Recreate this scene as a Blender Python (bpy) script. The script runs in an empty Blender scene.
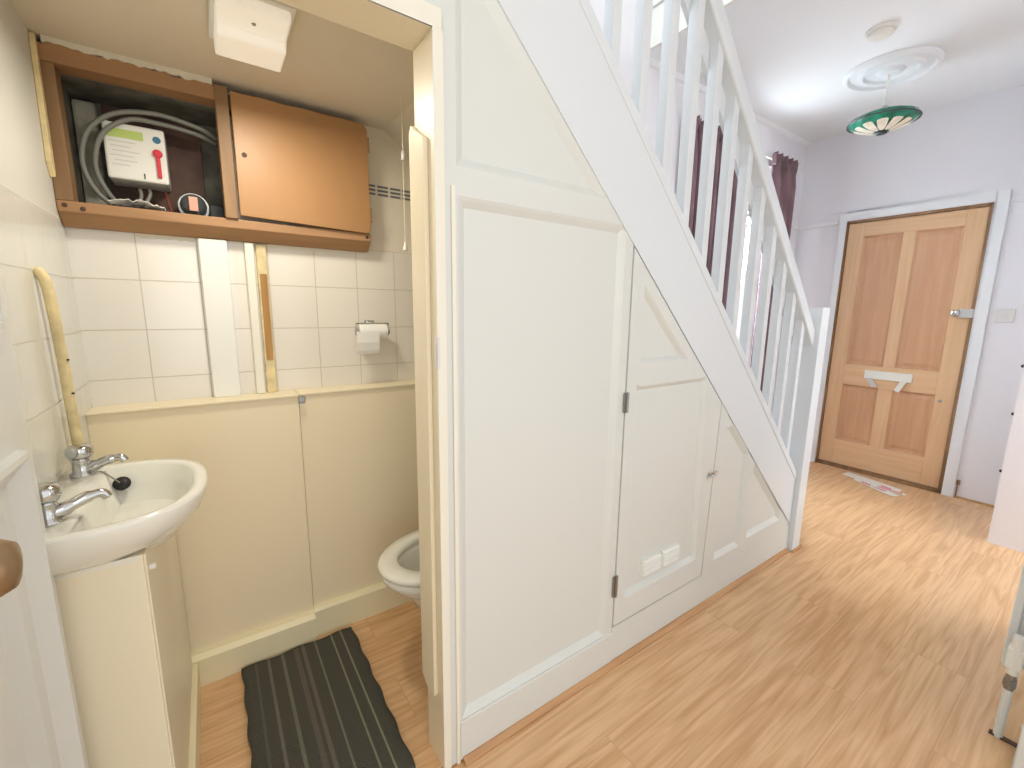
import bpy, bmesh, math, random
from mathutils import Vector, Matrix
random.seed(4)
S = bpy.context.scene
COL = S.collection

# ---------------------------------------------------------------- camera
yaw, pit, rol = math.radians(55.063), math.radians(-9.6), math.radians(0.699)
fwd = Vector((math.cos(yaw)*math.cos(pit), math.sin(yaw)*math.cos(pit), math.sin(pit)))
rgt = Vector((math.sin(yaw), -math.cos(yaw), 0)); up = rgt.cross(fwd)
r2 = rgt*math.cos(rol)+up*math.sin(rol); u2 = -rgt*math.sin(rol)+up*math.cos(rol)
cd = bpy.data.cameras.new('camera'); cam = bpy.data.objects.new('camera', cd); COL.objects.link(cam)
cd.sensor_width = 36; cd.lens = 36*432.94/1024; cd.clip_start = .02
m = Matrix((r2, u2, -fwd)).transposed().to_4x4(); m.translation = Vector((-.2868, -.9177, 1.2562)); cam.matrix_world = m
S.camera = cam

# ---------------------------------------------------------------- light
S.view_settings.view_transform = 'Standard'; S.view_settings.look = 'None'
S.view_settings.gamma = 1; S.view_settings.use_curve_mapping = False
S.view_settings.exposure = 0.15
w = bpy.data.worlds.new('world'); S.world = w; w.use_nodes = True
bg = w.node_tree.nodes['Background']; bg.inputs[0].default_value = (0.97, 0.985, 1, 1); bg.inputs[1].default_value = 1.15
def area(name, loc, target, sx, sy, power, col):
    l = bpy.data.lights.new(name, 'AREA'); l.shape = 'RECTANGLE'; l.size = sx; l.size_y = sy; l.energy = power; l.color = col
    o = bpy.data.objects.new(name, l); COL.objects.link(o); o.location = loc
    o.rotation_euler = (Vector(target)-Vector(loc)).to_track_quat('-Z', 'Y').to_euler(); return o
# daylight through the hall window, and added fill lamps behind and to the right of the camera
area('window_daylight', (3.12, 1.22, 1.5), (2.7, 0, 1.1), 0.8, 1.5, 165, (0.80, 0.91, 1))
area('rear_fill_light', (-0.5, -2.3, 1.5), (-0.25, 0.8, 0.8), 1.0, 1.6, 10, (1, 0.985, 0.96))  # added fill aimed into the dim toilet room, no source seen
area('side_fill_light', (3.05, -2.1, 1.5), (2.5, 0, 1.1), 0.9, 1.6, 22, (0.93, 0.97, 1))  # added fill for the far hall, from an unseen guessed room
area('landing_daylight', (-0.9, 0.42, 3.7), (1.5, 0.35, 1.4), 0.9, 0.7, 26, (0.84, 0.93, 1))

# ---------------------------------------------------------------- materials
def lin(c):
    return tuple((v/12.92 if v <= .04045 else ((v+.055)/1.055)**2.4) for v in (x/255 for x in c))+(1,)
def mat(name, rgb, rough=.5, metal=0, bump=0, bscale=40, vary=0, vscale=3, coat=0, trans=0, emit=0):
    m = bpy.data.materials.new(name); m.use_nodes = True; nt = m.node_tree; b = nt.nodes['Principled BSDF']
    b.inputs['Base Color'].default_value = lin(rgb); b.inputs['Roughness'].default_value = rough; b.inputs['Metallic'].default_value = metal
    if coat: b.inputs['Coat Weight'].default_value = coat
    if trans: b.inputs['Transmission Weight'].default_value = trans
    if emit: b.inputs['Emission Color'].default_value = lin(rgb); b.inputs['Emission Strength'].default_value = emit
    g = nt.nodes.new('ShaderNodeNewGeometry')
    if bump:
        n = nt.nodes.new('ShaderNodeTexNoise'); n.inputs['Scale'].default_value = bscale; n.inputs['Detail'].default_value = 4
        nt.links.new(g.outputs['Position'], n.inputs['Vector'])
        bp = nt.nodes.new('ShaderNodeBump'); bp.inputs['Strength'].default_value = bump; bp.inputs['Distance'].default_value = .004
        nt.links.new(n.outputs[0], bp.inputs['Height']); nt.links.new(bp.outputs[0], b.inputs['Normal'])
    if vary:
        n = nt.nodes.new('ShaderNodeTexNoise'); n.inputs['Scale'].default_value = vscale; n.inputs['Detail'].default_value = 3
        nt.links.new(g.outputs['Position'], n.inputs['Vector'])
        r = nt.nodes.new('ShaderNodeValToRGB'); r.color_ramp.elements[0].position = .3; r.color_ramp.elements[1].position = .7
        r.color_ramp.elements[0].color = lin([max(0, c*(1-vary)) for c in rgb]); r.color_ramp.elements[1].color = lin([min(255, c*(1+vary*.4)) for c in rgb])
        nt.links.new(n.outputs[0], r.inputs[0]); nt.links.new(r.outputs[0], b.inputs['Base Color'])
    return m
def wood(name, dark, light, axis, scale=9, stretch=14, rough=.5):
    m = bpy.data.materials.new(name); m.use_nodes = True; nt = m.node_tree; b = nt.nodes['Principled BSDF']; b.inputs['Roughness'].default_value = rough
    g = nt.nodes.new('ShaderNodeNewGeometry'); mp = nt.nodes.new('ShaderNodeMapping')
    sc = [scale*stretch/4]*3; sc['xyz'.index(axis)] = scale/4; mp.inputs['Scale'].default_value = sc
    nt.links.new(g.outputs['Position'], mp.inputs[0])
    n = nt.nodes.new('ShaderNodeTexNoise'); n.inputs['Scale'].default_value = 1.0; n.inputs['Detail'].default_value = 5; n.inputs['Distortion'].default_value = .6
    nt.links.new(mp.outputs[0], n.inputs['Vector'])
    r = nt.nodes.new('ShaderNodeValToRGB'); r.color_ramp.elements[0].position = .3; r.color_ramp.elements[1].position = .68
    r.color_ramp.elements[0].color = lin(dark); r.color_ramp.elements[1].color = lin(light)
    nt.links.new(n.outputs[0], r.inputs[0]); nt.links.new(r.outputs[0], b.inputs['Base Color'])
    return m
def tiles(name, ux, x0, z0, tw, rgb, grout):
    """square glazed wall tiles; ux = horizontal axis ('x' or 'y')"""
    m = bpy.data.materials.new(name); m.use_nodes = True; nt = m.node_tree; b = nt.nodes['Principled BSDF']
    g = nt.nodes.new('ShaderNodeNewGeometry'); s = nt.nodes.new('ShaderNodeSeparateXYZ'); nt.links.new(g.outputs['Position'], s.inputs[0])
    c = nt.nodes.new('ShaderNodeCombineXYZ')
    for k, (src, off) in enumerate(((ux, x0), ('z', z0))):
        a = nt.nodes.new('ShaderNodeMath'); a.operation = 'SUBTRACT'; a.inputs[1].default_value = off-20*tw
        nt.links.new(s.outputs['xyz'.index(src)], a.inputs[0]); nt.links.new(a.outputs[0], c.inputs[k])
    t = nt.nodes.new('ShaderNodeTexBrick'); t.offset = 0; t.squash = 1
    t.inputs['Scale'].default_value = 1; t.inputs['Brick Width'].default_value = tw; t.inputs['Row Height'].default_value = tw
    t.inputs['Mortar Size'].default_value = .0016; t.inputs['Mortar Smooth'].default_value = .2
    t.inputs['Color1'].default_value = lin(rgb); t.inputs['Color2'].default_value = lin([v-4 for v in rgb]); t.inputs['Mortar'].default_value = lin(grout)
    nt.links.new(c.outputs[0], t.inputs['Vector']); nt.links.new(t.outputs[0], b.inputs['Base Color'])
    mr = nt.nodes.new('ShaderNodeMapRange'); mr.inputs[3].default_value = .16; mr.inputs[4].default_value = .8
    nt.links.new(t.outputs['Fac'], mr.inputs[0]); nt.links.new(mr.outputs[0], b.inputs['Roughness'])
    n = nt.nodes.new('ShaderNodeTexNoise'); n.inputs['Scale'].default_value = 9; nt.links.new(g.outputs['Position'], n.inputs['Vector'])
    mm = nt.nodes.new('ShaderNodeMath'); mm.operation = 'MULTIPLY_ADD'; mm.inputs[1].default_value = -1.0
    nt.links.new(t.outputs['Fac'], mm.inputs[0]); nt.links.new(n.outputs[0], mm.inputs[2])
    bp = nt.nodes.new('ShaderNodeBump'); bp.inputs['Strength'].default_value = .35; bp.inputs['Distance'].default_value = .002
    nt.links.new(mm.outputs[0], bp.inputs['Height']); nt.links.new(bp.outputs[0], b.inputs['Normal'])
    return m
def laminate():
    m = bpy.data.materials.new('oak_laminate'); m.use_nodes = True; nt = m.node_tree; L = nt.links.new; b = nt.nodes['Principled BSDF']
    g = nt.nodes.new('ShaderNodeNewGeometry')
    t = nt.nodes.new('ShaderNodeTexBrick'); t.offset = .37; t.inputs['Scale'].default_value = 1
    t.inputs['Brick Width'].default_value = 1.21; t.inputs['Row Height'].default_value = .19
    t.inputs['Mortar Size'].default_value = .0011; t.inputs['Mortar Smooth'].default_value = .3
    t.inputs['Color1'].default_value = (0, 0, 0, 1); t.inputs['Color2'].default_value = (1, 1, 1, 1); t.inputs['Mortar'].default_value = (.5, .5, .5, 1)
    mp0 = nt.nodes.new('ShaderNodeMapping'); mp0.inputs['Location'].default_value = (10.3, 10.06, 0); L(g.outputs['Position'], mp0.inputs[0]); L(mp0.outputs[0], t.inputs['Vector'])
    # per plank offset so grain does not run through
    off = nt.nodes.new('ShaderNodeVectorMath'); off.operation = 'SCALE'; off.inputs['Scale'].default_value = 7.0; L(t.outputs['Color'], off.inputs[0])
    ad = nt.nodes.new('ShaderNodeVectorMath'); ad.operation = 'ADD'; L(g.outputs['Position'], ad.inputs[0]); L(off.outputs[0], ad.inputs[1])
    mp = nt.nodes.new('ShaderNodeMapping'); mp.inputs['Scale'].default_value = (1.0, 12, 1); L(ad.outputs[0], mp.inputs[0])
    n1 = nt.nodes.new('ShaderNodeTexNoise'); n1.inputs['Scale'].default_value = 1.5; n1.inputs['Detail'].default_value = 2; n1.inputs['Distortion'].default_value = .25; L(mp.outputs[0], n1.inputs['Vector'])
    mul = nt.nodes.new('ShaderNodeMath'); mul.operation = 'MULTIPLY'; mul.inputs[1].default_value = 9; L(n1.outputs[0], mul.inputs[0])
    fr = nt.nodes.new('ShaderNodeMath'); fr.operation = 'PINGPONG'; fr.inputs[1].default_value = 1; L(mul.outputs[0], fr.inputs[0])
    mp2 = nt.nodes.new('ShaderNodeMapping'); mp2.inputs['Scale'].default_value = (3, 110, 1); L(ad.outputs[0], mp2.inputs[0])
    n2 = nt.nodes.new('ShaderNodeTexNoise'); n2.inputs['Scale'].default_value = 1.0; n2.inputs['Detail'].default_value = 3; L(mp2.outputs[0], n2.inputs['Vector'])
    mx = nt.nodes.new('ShaderNodeMath'); mx.operation = 'MULTIPLY_ADD'; mx.inputs[1].default_value = .34; L(fr.outputs[0], mx.inputs[0])
    m3 = nt.nodes.new('ShaderNodeMath'); m3.operation = 'MULTIPLY'; m3.inputs[1].default_value = .75; L(n2.outputs[0], m3.inputs[0]); L(m3.outputs[0], mx.inputs[2])
    r = nt.nodes.new('ShaderNodeValToRGB'); e = r.color_ramp.elements
    e[0].position = .25; e[0].color = lin((202, 155, 108)); e[1].position = .75; e[1].color = lin((230, 191, 147)); L(mx.outputs[0], r.inputs[0])
    tint = nt.nodes.new('ShaderNodeMixRGB'); tint.blend_type = 'MULTIPLY'; tint.inputs[0].default_value = 1
    rt = nt.nodes.new('ShaderNodeValToRGB'); rt.color_ramp.elements[0].color = (.93, .91, .88, 1); rt.color_ramp.elements[1].color = (1, 1, 1, 1)
    L(t.outputs['Color'], rt.inputs[0]); L(r.outputs[0], tint.inputs[1]); L(rt.outputs[0], tint.inputs[2])
    jm = nt.nodes.new('ShaderNodeMixRGB'); L(t.outputs['Fac'], jm.inputs[0]); L(tint.outputs[0], jm.inputs[1]); jm.inputs[2].default_value = lin((196, 152, 112))
    L(jm.outputs[0], b.inputs['Base Color']); b.inputs['Roughness'].default_value = .3
    bp = nt.nodes.new('ShaderNodeBump'); bp.inputs['Strength'].default_value = .12; bp.inputs['Distance'].default_value = .002; L(n2.outputs[0], bp.inputs['Height']); L(bp.outputs[0], b.inputs['Normal'])
    return m
def stripes(name, x0, x1, stops):
    m = bpy.data.materials.new(name); m.use_nodes = True; nt = m.node_tree; L = nt.links.new; b = nt.nodes['Principled BSDF']; b.inputs['Roughness'].default_value = .95
    g = nt.nodes.new('ShaderNodeNewGeometry'); s = nt.nodes.new('ShaderNodeSeparateXYZ'); L(g.outputs['Position'], s.inputs[0])
    mr = nt.nodes.new('ShaderNodeMapRange'); mr.inputs[1].default_value = x0; mr.inputs[2].default_value = x1; L(s.outputs[0], mr.inputs[0])
    r = nt.nodes.new('ShaderNodeValToRGB'); r.color_ramp.interpolation = 'CONSTANT'; e = r.color_ramp.elements
    while len(e) > 1: e.remove(e[-1])
    e[0].position = 0; e[0].color = lin(stops[0][1])
    for p, c in stops[1:]:
        k = e.new(p); k.color = lin(c)
    L(mr.outputs[0], r.inputs[0])
    n = nt.nodes.new('ShaderNodeTexNoise'); n.inputs['Scale'].default_value = 260; L(g.outputs['Position'], n.inputs['Vector'])
    mx = nt.nodes.new('ShaderNodeMixRGB'); mx.blend_type = 'MULTIPLY'; mx.inputs[0].default_value = .6; L(r.outputs[0], mx.inputs[1]); L(n.outputs[0], mx.inputs[2])
    ga = nt.nodes.new('ShaderNodeGamma'); ga.inputs[1].default_value = .85; L(mx.outputs[0], ga.inputs[0]); L(ga.outputs[0], b.inputs['Base Color'])
    wv = nt.nodes.new('ShaderNodeTexWave'); wv.bands_direction = 'Y'; wv.inputs['Scale'].default_value = 60; L(g.outputs['Position'], wv.inputs['Vector'])
    bp = nt.nodes.new('ShaderNodeBump'); bp.inputs['Strength'].default_value = .8; bp.inputs['Distance'].default_value = .004; L(wv.outputs[0], bp.inputs['Height']); L(bp.outputs[0], b.inputs['Normal'])
    return m

M = dict(
    trimwhite=mat('white_architrave_paint', (240, 242, 244), .35, bump=.05, bscale=25),
    hallwall=mat('hall_wall_paint', (240, 238, 242), .75, bump=.15, bscale=60),
    ceiling=mat('ceiling_paint', (243, 245, 247), .85, bump=.1, bscale=30),
    gloss=mat('white_gloss_paint', (218, 220, 214), .32, bump=.06, bscale=25),
    stair=mat('white_stair_gloss', (222, 226, 228), .3, bump=.05, bscale=25),
    frame=mat('cream_white_gloss', (236, 232, 216), .35, bump=.08, bscale=30),
    creamjamb=mat('cream_gloss', (236, 224, 196), .4, bump=.08, bscale=30),
    wcceil=mat('magnolia_ceiling', (230, 220, 200), .8, bump=.3, bscale=22),
    wcwall=mat('magnolia_wall', (228, 218, 198), .7, bump=.25, bscale=30),
    wcleft=mat('grey_white_wall', (222, 221, 212), .45, bump=.2, bscale=18),
    boxing=mat('cream_panel', (240, 226, 194), .45, bump=.08, bscale=12),
    skirt=mat('cream_skirting', (238, 228, 192), .4),
    tl=tiles('white_tiles_one', 'x', -.4448, 1.0346, .1497, (234, 229, 220), (200, 192, 176)),
    tr=tiles('white_tiles_two', 'x', .0518, 1.0346, .1497, (232, 225, 212), (198, 188, 170)),
    tleft=tiles('white_tiles_side', 'y', .452, 1.031, .1497, (226, 226, 218), (206, 204, 194)),
    floor=laminate(),
    bead=wood('oak_beading', (170, 122, 78), (200, 155, 108), 'x'),
    doorv=wood('pine_vertical', (208, 168, 128), (219, 182, 142), 'z', 8, 16, .45),
    doorh=wood('pine_horizontal', (210, 170, 130), (220, 184, 144), 'y', 8, 16, .45),
    doorp=wood('pine_panel', (190, 144, 108), (201, 157, 120), 'z', 7, 14, .45),
    doorf=wood('brown_door_frame', (120, 88, 58), (150, 114, 78), 'z', 7, 14, .5),
    ply=wood('varnished_hardboard', (158, 116, 72), (174, 130, 84), 'z', 3, 2.2, .45),
    framew=wood('old_timber', (128, 98, 66), (152, 118, 82), 'z', 8, 8, .6),
    framex=wood('old_timber_rail', (150, 112, 76), (176, 134, 94), 'x', 8, 8, .6),
    rawwood=wood('bare_timber', (160, 118, 66), (190, 146, 88), 'z', 12, 8, .7),
    dark=mat('dark_brown_board', (92, 66, 54), .7, vary=.3, vscale=12),
    darkrec=mat('grey_recess', (116, 114, 104), .8, vary=.3, vscale=14),  # mottled grey lining of the meter recess
    plaster=mat('old_plaster', (180, 176, 158), .9, bump=.6, bscale=30, vary=.25, vscale=20),
    ceramic=mat('white_ceramic', (236, 234, 222), .12, coat=.5),
    chrome=mat('chrome', (200, 200, 200), .12, 1),
    steel=mat('dull_steel', (160, 160, 156), .35, 1),
    black=mat('black_rubber', (28, 28, 28), .5),
    pipe=mat('cream_painted_pipe', (232, 212, 160), .45, bump=.4, bscale=30, vary=.12, vscale=25),
    vanity=mat('cream_vanity', (240, 230, 202), .4),
    plastic=mat('white_plastic', (236, 236, 228), .35),
    acrylic=mat('opal_cover', (246, 240, 226), .3, emit=.3),  # slight emission added to whiten the cover
    paper=mat('white_paper', (240, 238, 230), .9),
    pink=mat('pink_print', (226, 150, 160), .8),
    green=mat('pale_green_print', (190, 212, 120), .7),
    greyink=mat('grey_print', (206, 208, 202), .7),
    blue=mat('blue_print', (60, 120, 150), .6),
    red=mat('red_plastic', (214, 44, 62), .4),
    cable=mat('grey_cable', (126, 128, 120), .55),
    redcable=mat('brown_cable', (112, 52, 40), .6),
    glass=mat('dusty_glass', (190, 200, 200), .1, trans=.85),
    paneglass=mat('window_glass', (255, 255, 255), .02, trans=1),
    salmon=mat('salmon_label', (232, 176, 156), .7),
    curtain=mat('mauve_curtain', (132, 104, 110), .85, bump=.3, bscale=220, vary=.12, vscale=6),
    brass=mat('aged_brass', (150, 124, 92), .38, .7),
    lockm=mat('grey_lock_case', (206, 206, 206), .35, .2),
    shadeg=mat('green_stained_glass', (34, 122, 96), .15, vary=.35, vscale=18),
    shadew=mat('cream_stained_glass', (236, 226, 206), .2, vary=.08, vscale=30),
    lead=mat('leading', (58, 66, 68), .4, .6),
    rad=mat('radiator_enamel', (226, 230, 228), .35),
    radside=mat('radiator_side', (206, 210, 206), .4),
    switch=mat('switch_plastic', (226, 222, 218), .4),
    tiledark=mat('slate_border_glaze', (112, 116, 122), .3),
    cord=mat('cord', (228, 222, 200), .6),
    foam=mat('plaster_crust', (226, 220, 200), .95, bump=.8, bscale=60),
    water=mat('water', (200, 205, 200), .03, trans=.9),
)
RUGX0, RUGX1 = -.292, .078
K = (78, 75, 64)
M['rug'] = stripes('rug_stripes', RUGX0, RUGX1, [(0, K), (.10, (96, 92, 82)), (.12, K), (.2, (120, 112, 98)), (.225, K), (.32, (120, 116, 98)), (.345, K),
    (.43, (104, 94, 82)), (.47, K), (.5, (112, 102, 90)), (.53, K), (.62, (128, 124, 104)), (.635, K), (.775, (142, 139, 112)), (.792, K), (.87, (146, 143, 114)), (.886, K)])

# ---------------------------------------------------------------- helpers
def box(bm, x0, x1, y0, y1, z0, z1):
    v = [bm.verts.new(p) for p in ((x0,y0,z0),(x1,y0,z0),(x1,y1,z0),(x0,y1,z0),(x0,y0,z1),(x1,y0,z1),(x1,y1,z1),(x0,y1,z1))]
    for f in ((0,3,2,1),(4,5,6,7),(0,1,5,4),(1,2,6,5),(2,3,7,6),(3,0,4,7)): bm.faces.new([v[i] for i in f])
    return v
def prism(bm, poly, axis, a, b):
    """poly: 2D points in the two axes other than `axis`, extruded from a to b"""
    def P(p, t): return {'x': (t, p[0], p[1]), 'y': (p[0], t, p[1]), 'z': (p[0], p[1], t)}[axis]
    A = [bm.verts.new(P(p, a)) for p in poly]; B = [bm.verts.new(P(p, b)) for p in poly]
    bm.faces.new(A); bm.faces.new(B[::-1]); n = len(poly)
    for i in range(n): bm.faces.new((A[i], B[i], B[(i+1) % n], A[(i+1) % n]))
def tube(bm, pts, r, seg=12, caps=True):
    pts = [Vector(p) for p in pts]; n = len(pts); rr = r if isinstance(r, (list, tuple)) else [r]*n
    rings = []; ref = None
    for i, p in enumerate(pts):
        t = (pts[min(i+1, n-1)]-pts[max(i-1, 0)]).normalized()
        if ref is None: ref = Vector((0, 0, 1)) if abs(t.z) < .9 else Vector((1, 0, 0))
        a = (ref - t*ref.dot(t)).normalized(); ref = a; b = t.cross(a)
        rings.append([bm.verts.new(p+(a*math.cos(2*math.pi*k/seg)+b*math.sin(2*math.pi*k/seg))*rr[i]) for k in range(seg)])
    for i in range(n-1):
        for k in range(seg): bm.faces.new((rings[i][k], rings[i][(k+1) % seg], rings[i+1][(k+1) % seg], rings[i+1][k]))
    if caps: bm.faces.new(rings[0][::-1]); bm.faces.new(rings[-1])
def lathe(bm, prof, c, axis='z', seg=32, a0=0, a1=2*math.pi):
    c = Vector(c); full = abs(a1-a0-2*math.pi) < 1e-6; rings = []
    for r, h in prof:
        ring = []
        for k in range(seg if full else seg+1):
            a = a0+(a1-a0)*k/seg; u, v = r*math.cos(a), r*math.sin(a)
            ring.append(bm.verts.new(c+Vector({'z': (u, v, h), 'x': (h, u, v), 'y': (u, h, v)}[axis])))
        rings.append(ring)
    for i in range(len(rings)-1):
        m_ = len(rings[i])
        for k in range(m_ if full else m_-1):
            bm.faces.new((rings[i][k], rings[i][(k+1) % m_], rings[i+1][(k+1) % m_], rings[i+1][k]))
    if full:
        for ring, rev in ((rings[0], True), (rings[-1], False)):
            bm.faces.new(ring[::-1] if rev else ring)
def spline(pts, n=8):
    P = [Vector(p) for p in pts]; P = [2*P[0]-P[1]]+P+[2*P[-1]-P[-2]]; out = []
    for i in range(1, len(P)-2):
        for k in range(n):
            t = k/n; a, b, c, d = P[i-1], P[i], P[i+1], P[i+2]
            out.append(.5*((2*b)+(c-a)*t+(2*a-5*b+4*c-d)*t*t+(3*b-a-3*c+d)*t**3))
    out.append(P[-2]); return out
def wloc(o):
    v = Vector((0, 0, 0))
    while o: v += o.location; o = o.parent
    return v
def obj(name, bm, m, parent=None, bevel=0, smooth=False, label=None, subsurf=0, origin=None):
    bmesh.ops.remove_doubles(bm, verts=bm.verts, dist=1e-6)
    bmesh.ops.recalc_face_normals(bm, faces=bm.faces)
    me = bpy.data.meshes.new(name)
    xs = [v.co.x for v in bm.verts]; ys = [v.co.y for v in bm.verts]; zs = [v.co.z for v in bm.verts]
    o0 = Vector(origin) if origin else Vector(((min(xs)+max(xs))/2, (min(ys)+max(ys))/2, min(zs)))
    bmesh.ops.translate(bm, verts=bm.verts, vec=-o0); bm.to_mesh(me); bm.free()
    me.materials.append(m if not isinstance(m, str) else M[m])
    o = bpy.data.objects.new(name, me); COL.objects.link(o)
    if parent: o.parent = parent; o.location = o0-wloc(parent)
    else: o.location = o0
    if smooth:
        for p in me.polygons: p.use_smooth = True
    if bevel:
        b = o.modifiers.new('bevel', 'BEVEL'); b.width = bevel; b.segments = 2; b.limit_method = 'ANGLE'
    if subsurf:
        s = o.modifiers.new('sub', 'SUBSURF'); s.levels = subsurf; s.render_levels = subsurf
    if label: o['label'] = label
    return o
def B(): return bmesh.new()
def bobj(name, dims, m, parent=None, bevel=0, **k):
    bm = B()
    for d in (dims if isinstance(dims[0], (tuple, list)) else [dims]): box(bm, *d)
    return obj(name, bm, m, parent, bevel, **k)
def thing(name, label, cat, loc, group=None):
    o = bpy.data.objects.new(name, None); COL.objects.link(o); o.location = loc; o.empty_display_size = .1
    o['label'] = label; o['category'] = cat
    if group: o['group'] = group
    return o
def tag(o, label, cat, group=None):
    o['label'] = label; o['category'] = cat
    if group: o['group'] = group
    return o
def st(o, label=None):
    o['kind'] = 'structure'
    if label: o['label'] = label
    return o
def sroot(name, loc, label=None):
    o = bpy.data.objects.new(name, None); COL.objects.link(o); o.location = loc; o['kind'] = 'structure'
    if label: o['label'] = label
    return o
def clip(poly, a, b, c):
    """keep the part of a 2D polygon where a*x+b*y<=c"""
    out = []
    for i in range(len(poly)):
        p, q = poly[i], poly[(i+1) % len(poly)]; dp, dq = a*p[0]+b*p[1]-c, a*q[0]+b*q[1]-c
        if dp <= 0: out.append(p)
        if (dp < 0 < dq) or (dq < 0 < dp):
            t = dp/(dp-dq); out.append((p[0]+(q[0]-p[0])*t, p[1]+(q[1]-p[1])*t))
    return out
def inset(poly, d):
    n = len(poly); A = sum(poly[i][0]*poly[(i+1) % n][1]-poly[(i+1) % n][0]*poly[i][1] for i in range(n)); s = 1 if A > 0 else -1; out = []
    for i in range(n):
        p0, p1, p2 = Vector(poly[i-1]), Vector(poly[i]), Vector(poly[(i+1) % n])
        e1, e2 = (p1-p0).normalized(), (p2-p1).normalized(); n1, n2 = Vector((-e1.y, e1.x))*s, Vector((-e2.y, e2.x))*s
        b = (n1+n2).normalized(); q = p1+b*(d/max(.2, b.dot(n1))); out.append((q.x, q.y))
    return out
def panelled(bm, outer_members, holes, y0=0., yb=.014, yback=.04, bev=.02):
    """flush rails/stiles (2D xz polys) at y0, recessed fields at yb, sloped moulding round every hole"""
    for p in outer_members: prism(bm, p, 'y', y0, yback)
    for h in holes:
        q = inset(h, bev*.35); q2 = inset(h, bev)
        V = [[bm.verts.new((x, y, z)) for x, z in pp] for pp, y in ((h, y0), (q, y0+.004), (q2, yb), )]
        n = len(h)
        for a, b in ((0, 1), (1, 2)):
            for i in range(n): bm.faces.new((V[a][i], V[a][(i+1) % n], V[b][(i+1) % n], V[b][i]))
        bm.faces.new(V[2])

# ================================================================ SETTING
XW, D, XA, XD, W, ZC = -.592, .84, .143, 3.92, .87, 2.65
sl = lambda x: 2.222-.953*x          # lower edge of the stair string
st_ = lambda x: 2.612-.995*x         # upper edge
st(bobj('floor', (-1.7, 4.1, -2.6, 1.0, -.08, 0), 'floor'))
# party wall: WC back and hall side wall with meter hole and window hole
HX0, HX1, HZ0, HZ1 = -.572, -.2, 1.53, 1.875
WX0, WX1, WZ0, WZ1 = 2.62, 3.52, .55, 2.37
bm = B()
for d in ((-1.7, HX0, 0, 5), (HX0, HX1, 0, HZ0), (HX0, HX1, HZ1, 5), (HX1, WX0, 0, 5), (WX0, WX1, 0, WZ0), (WX0, WX1, WZ1, 5), (WX1, 4.1, 0, 5)):
    box(bm, d[0], d[1], W, W+.16, d[2], d[3])
box(bm, HX0, HX1, W+.15, W+.16, HZ0, HZ1)
st(obj('wall_back', bm, 'hallwall'))
# WC linings
bm = B()
for d in ((XW, HX0, 1.484, 1.95), (HX0, HX1, 1.484, HZ0), (HX0, HX1, HZ1, 1.95), (HX1, .86, 1.484, 1.95)): box(bm, d[0], d[1], D, W, d[2], d[3])
st(obj('wall_toilet_room_back', bm, 'wcwall'))
st(bobj('wall_tiled_back', (XW, -.2, D, W, .5, 1.484), 'tl'))
st(bobj('wall_tiled_back', (-.2, .86, D, W, .5, 1.484), 'tr'))
st(bobj('wall_left', (XW-.12, XW, .1, W, 1.484, 1.97), 'wcleft'))
st(bobj('wall_tiled_left', (XW-.12, XW, .1, W, 0, 1.484), 'tleft'))
st(bobj('wall_right_of_toilet', (.86, .9, .1, W, 0, 1.7), 'wcwall'))
bm = B(); prism(bm, [(XW-.12, 1.93), (.33, 1.93), (.39, 1.885), (.90, 1.375), (.90, 1.39), (.39, 1.90), (.33, 1.945), (XW-.12, 1.97)], 'y', .1, W)
st(obj('ceiling_toilet_room', bm, 'wcceil'))
# boxing along the foot of the back wall
BJ = -.046
bm = B(); box(bm, XW, BJ, .745, D, 0, .95); box(bm, XW, BJ, .735, D, .95, .957)
st(obj('wall_boxing', bm, 'boxing', bevel=.0015))
bm = B(); box(bm, BJ+.002, .86, .755, D, 0, .95); box(bm, BJ+.002, .86, .748, D, .95, .957)
st(obj('wall_boxing', bm, 'boxing', bevel=.0015))
bm = B(); prism(bm, [(.705, 0), (.745, 0), (.745, .11), (.722, .11), (.705, .098)], 'x', XW, BJ); st(obj('baseboard_boxing', bm, 'skirt'))
bm = B(); prism(bm, [(.728, 0), (.755, 0), (.755, .118), (.738, .118), (.728, .108)], 'x', BJ, .86); st(obj('baseboard_boxing', bm, 'skirt'))
# border tiles
bm = B()
for r_ in range(3):
    for k in range(9):
        x = .245+k*.05; box(bm, x, x+.041, D-.003, D+.002, 1.690+r_*.0145, 1.697+r_*.0145)
st(obj('trim_13', bm, 'tiledark'), 'dashed slate grey mosaic border in the tiling')
# hall side of the wall beside and above the WC door
bm = B(); box(bm, -1.7, -.56, 0, .1, 0, 2.65); box(bm, -.56, .163, 0.0, .1, 1.868, 2.35)
st(obj('wall_hall_left', bm, 'gloss'))
# door lining of the WC: jambs, head, stop
bm = B(); box(bm, XA, .163, .0, .102, 0, 1.828); box(bm, -.56, .163, .0, .102, 1.828, 1.868)
st(obj('trim_1', bm, 'creamjamb', bevel=.001))
st(bobj('trim_12', (-.56, -.545, .02, .102, 0, 1.828), 'gloss'))
bm = B(); prism(bm, [(.03, .225), (.036, .215), (.08, .215), (.112, .235), (.112, 1.655), (.10, 1.672), (.085, 1.66), (.03, 1.628)], 'x', XA-.012, XA)
st(obj('trim_2', bm, 'creamjamb', bevel=.003))
bm = B(); box(bm, XA-.002, .163, -.006, 0, 0, 1.829); box(bm, .181, .192, -.005, 0, 0, 1.53)
box(bm, -.56, .163, -.006, 0, 1.829, 1.868)
st(obj('trim_3', bm, 'frame', bevel=.002))
h = tag(bobj('strike_plate', [(XA-.002, XA+.004, -.007, .012, 1.12, 1.195), (XA-.0035, XA-.002, .002, .010, 1.135, 1.18)], 'switch', bevel=.001),
        'small worn steel plate let into the edge of the cream door jamb', 'door plate')
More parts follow.
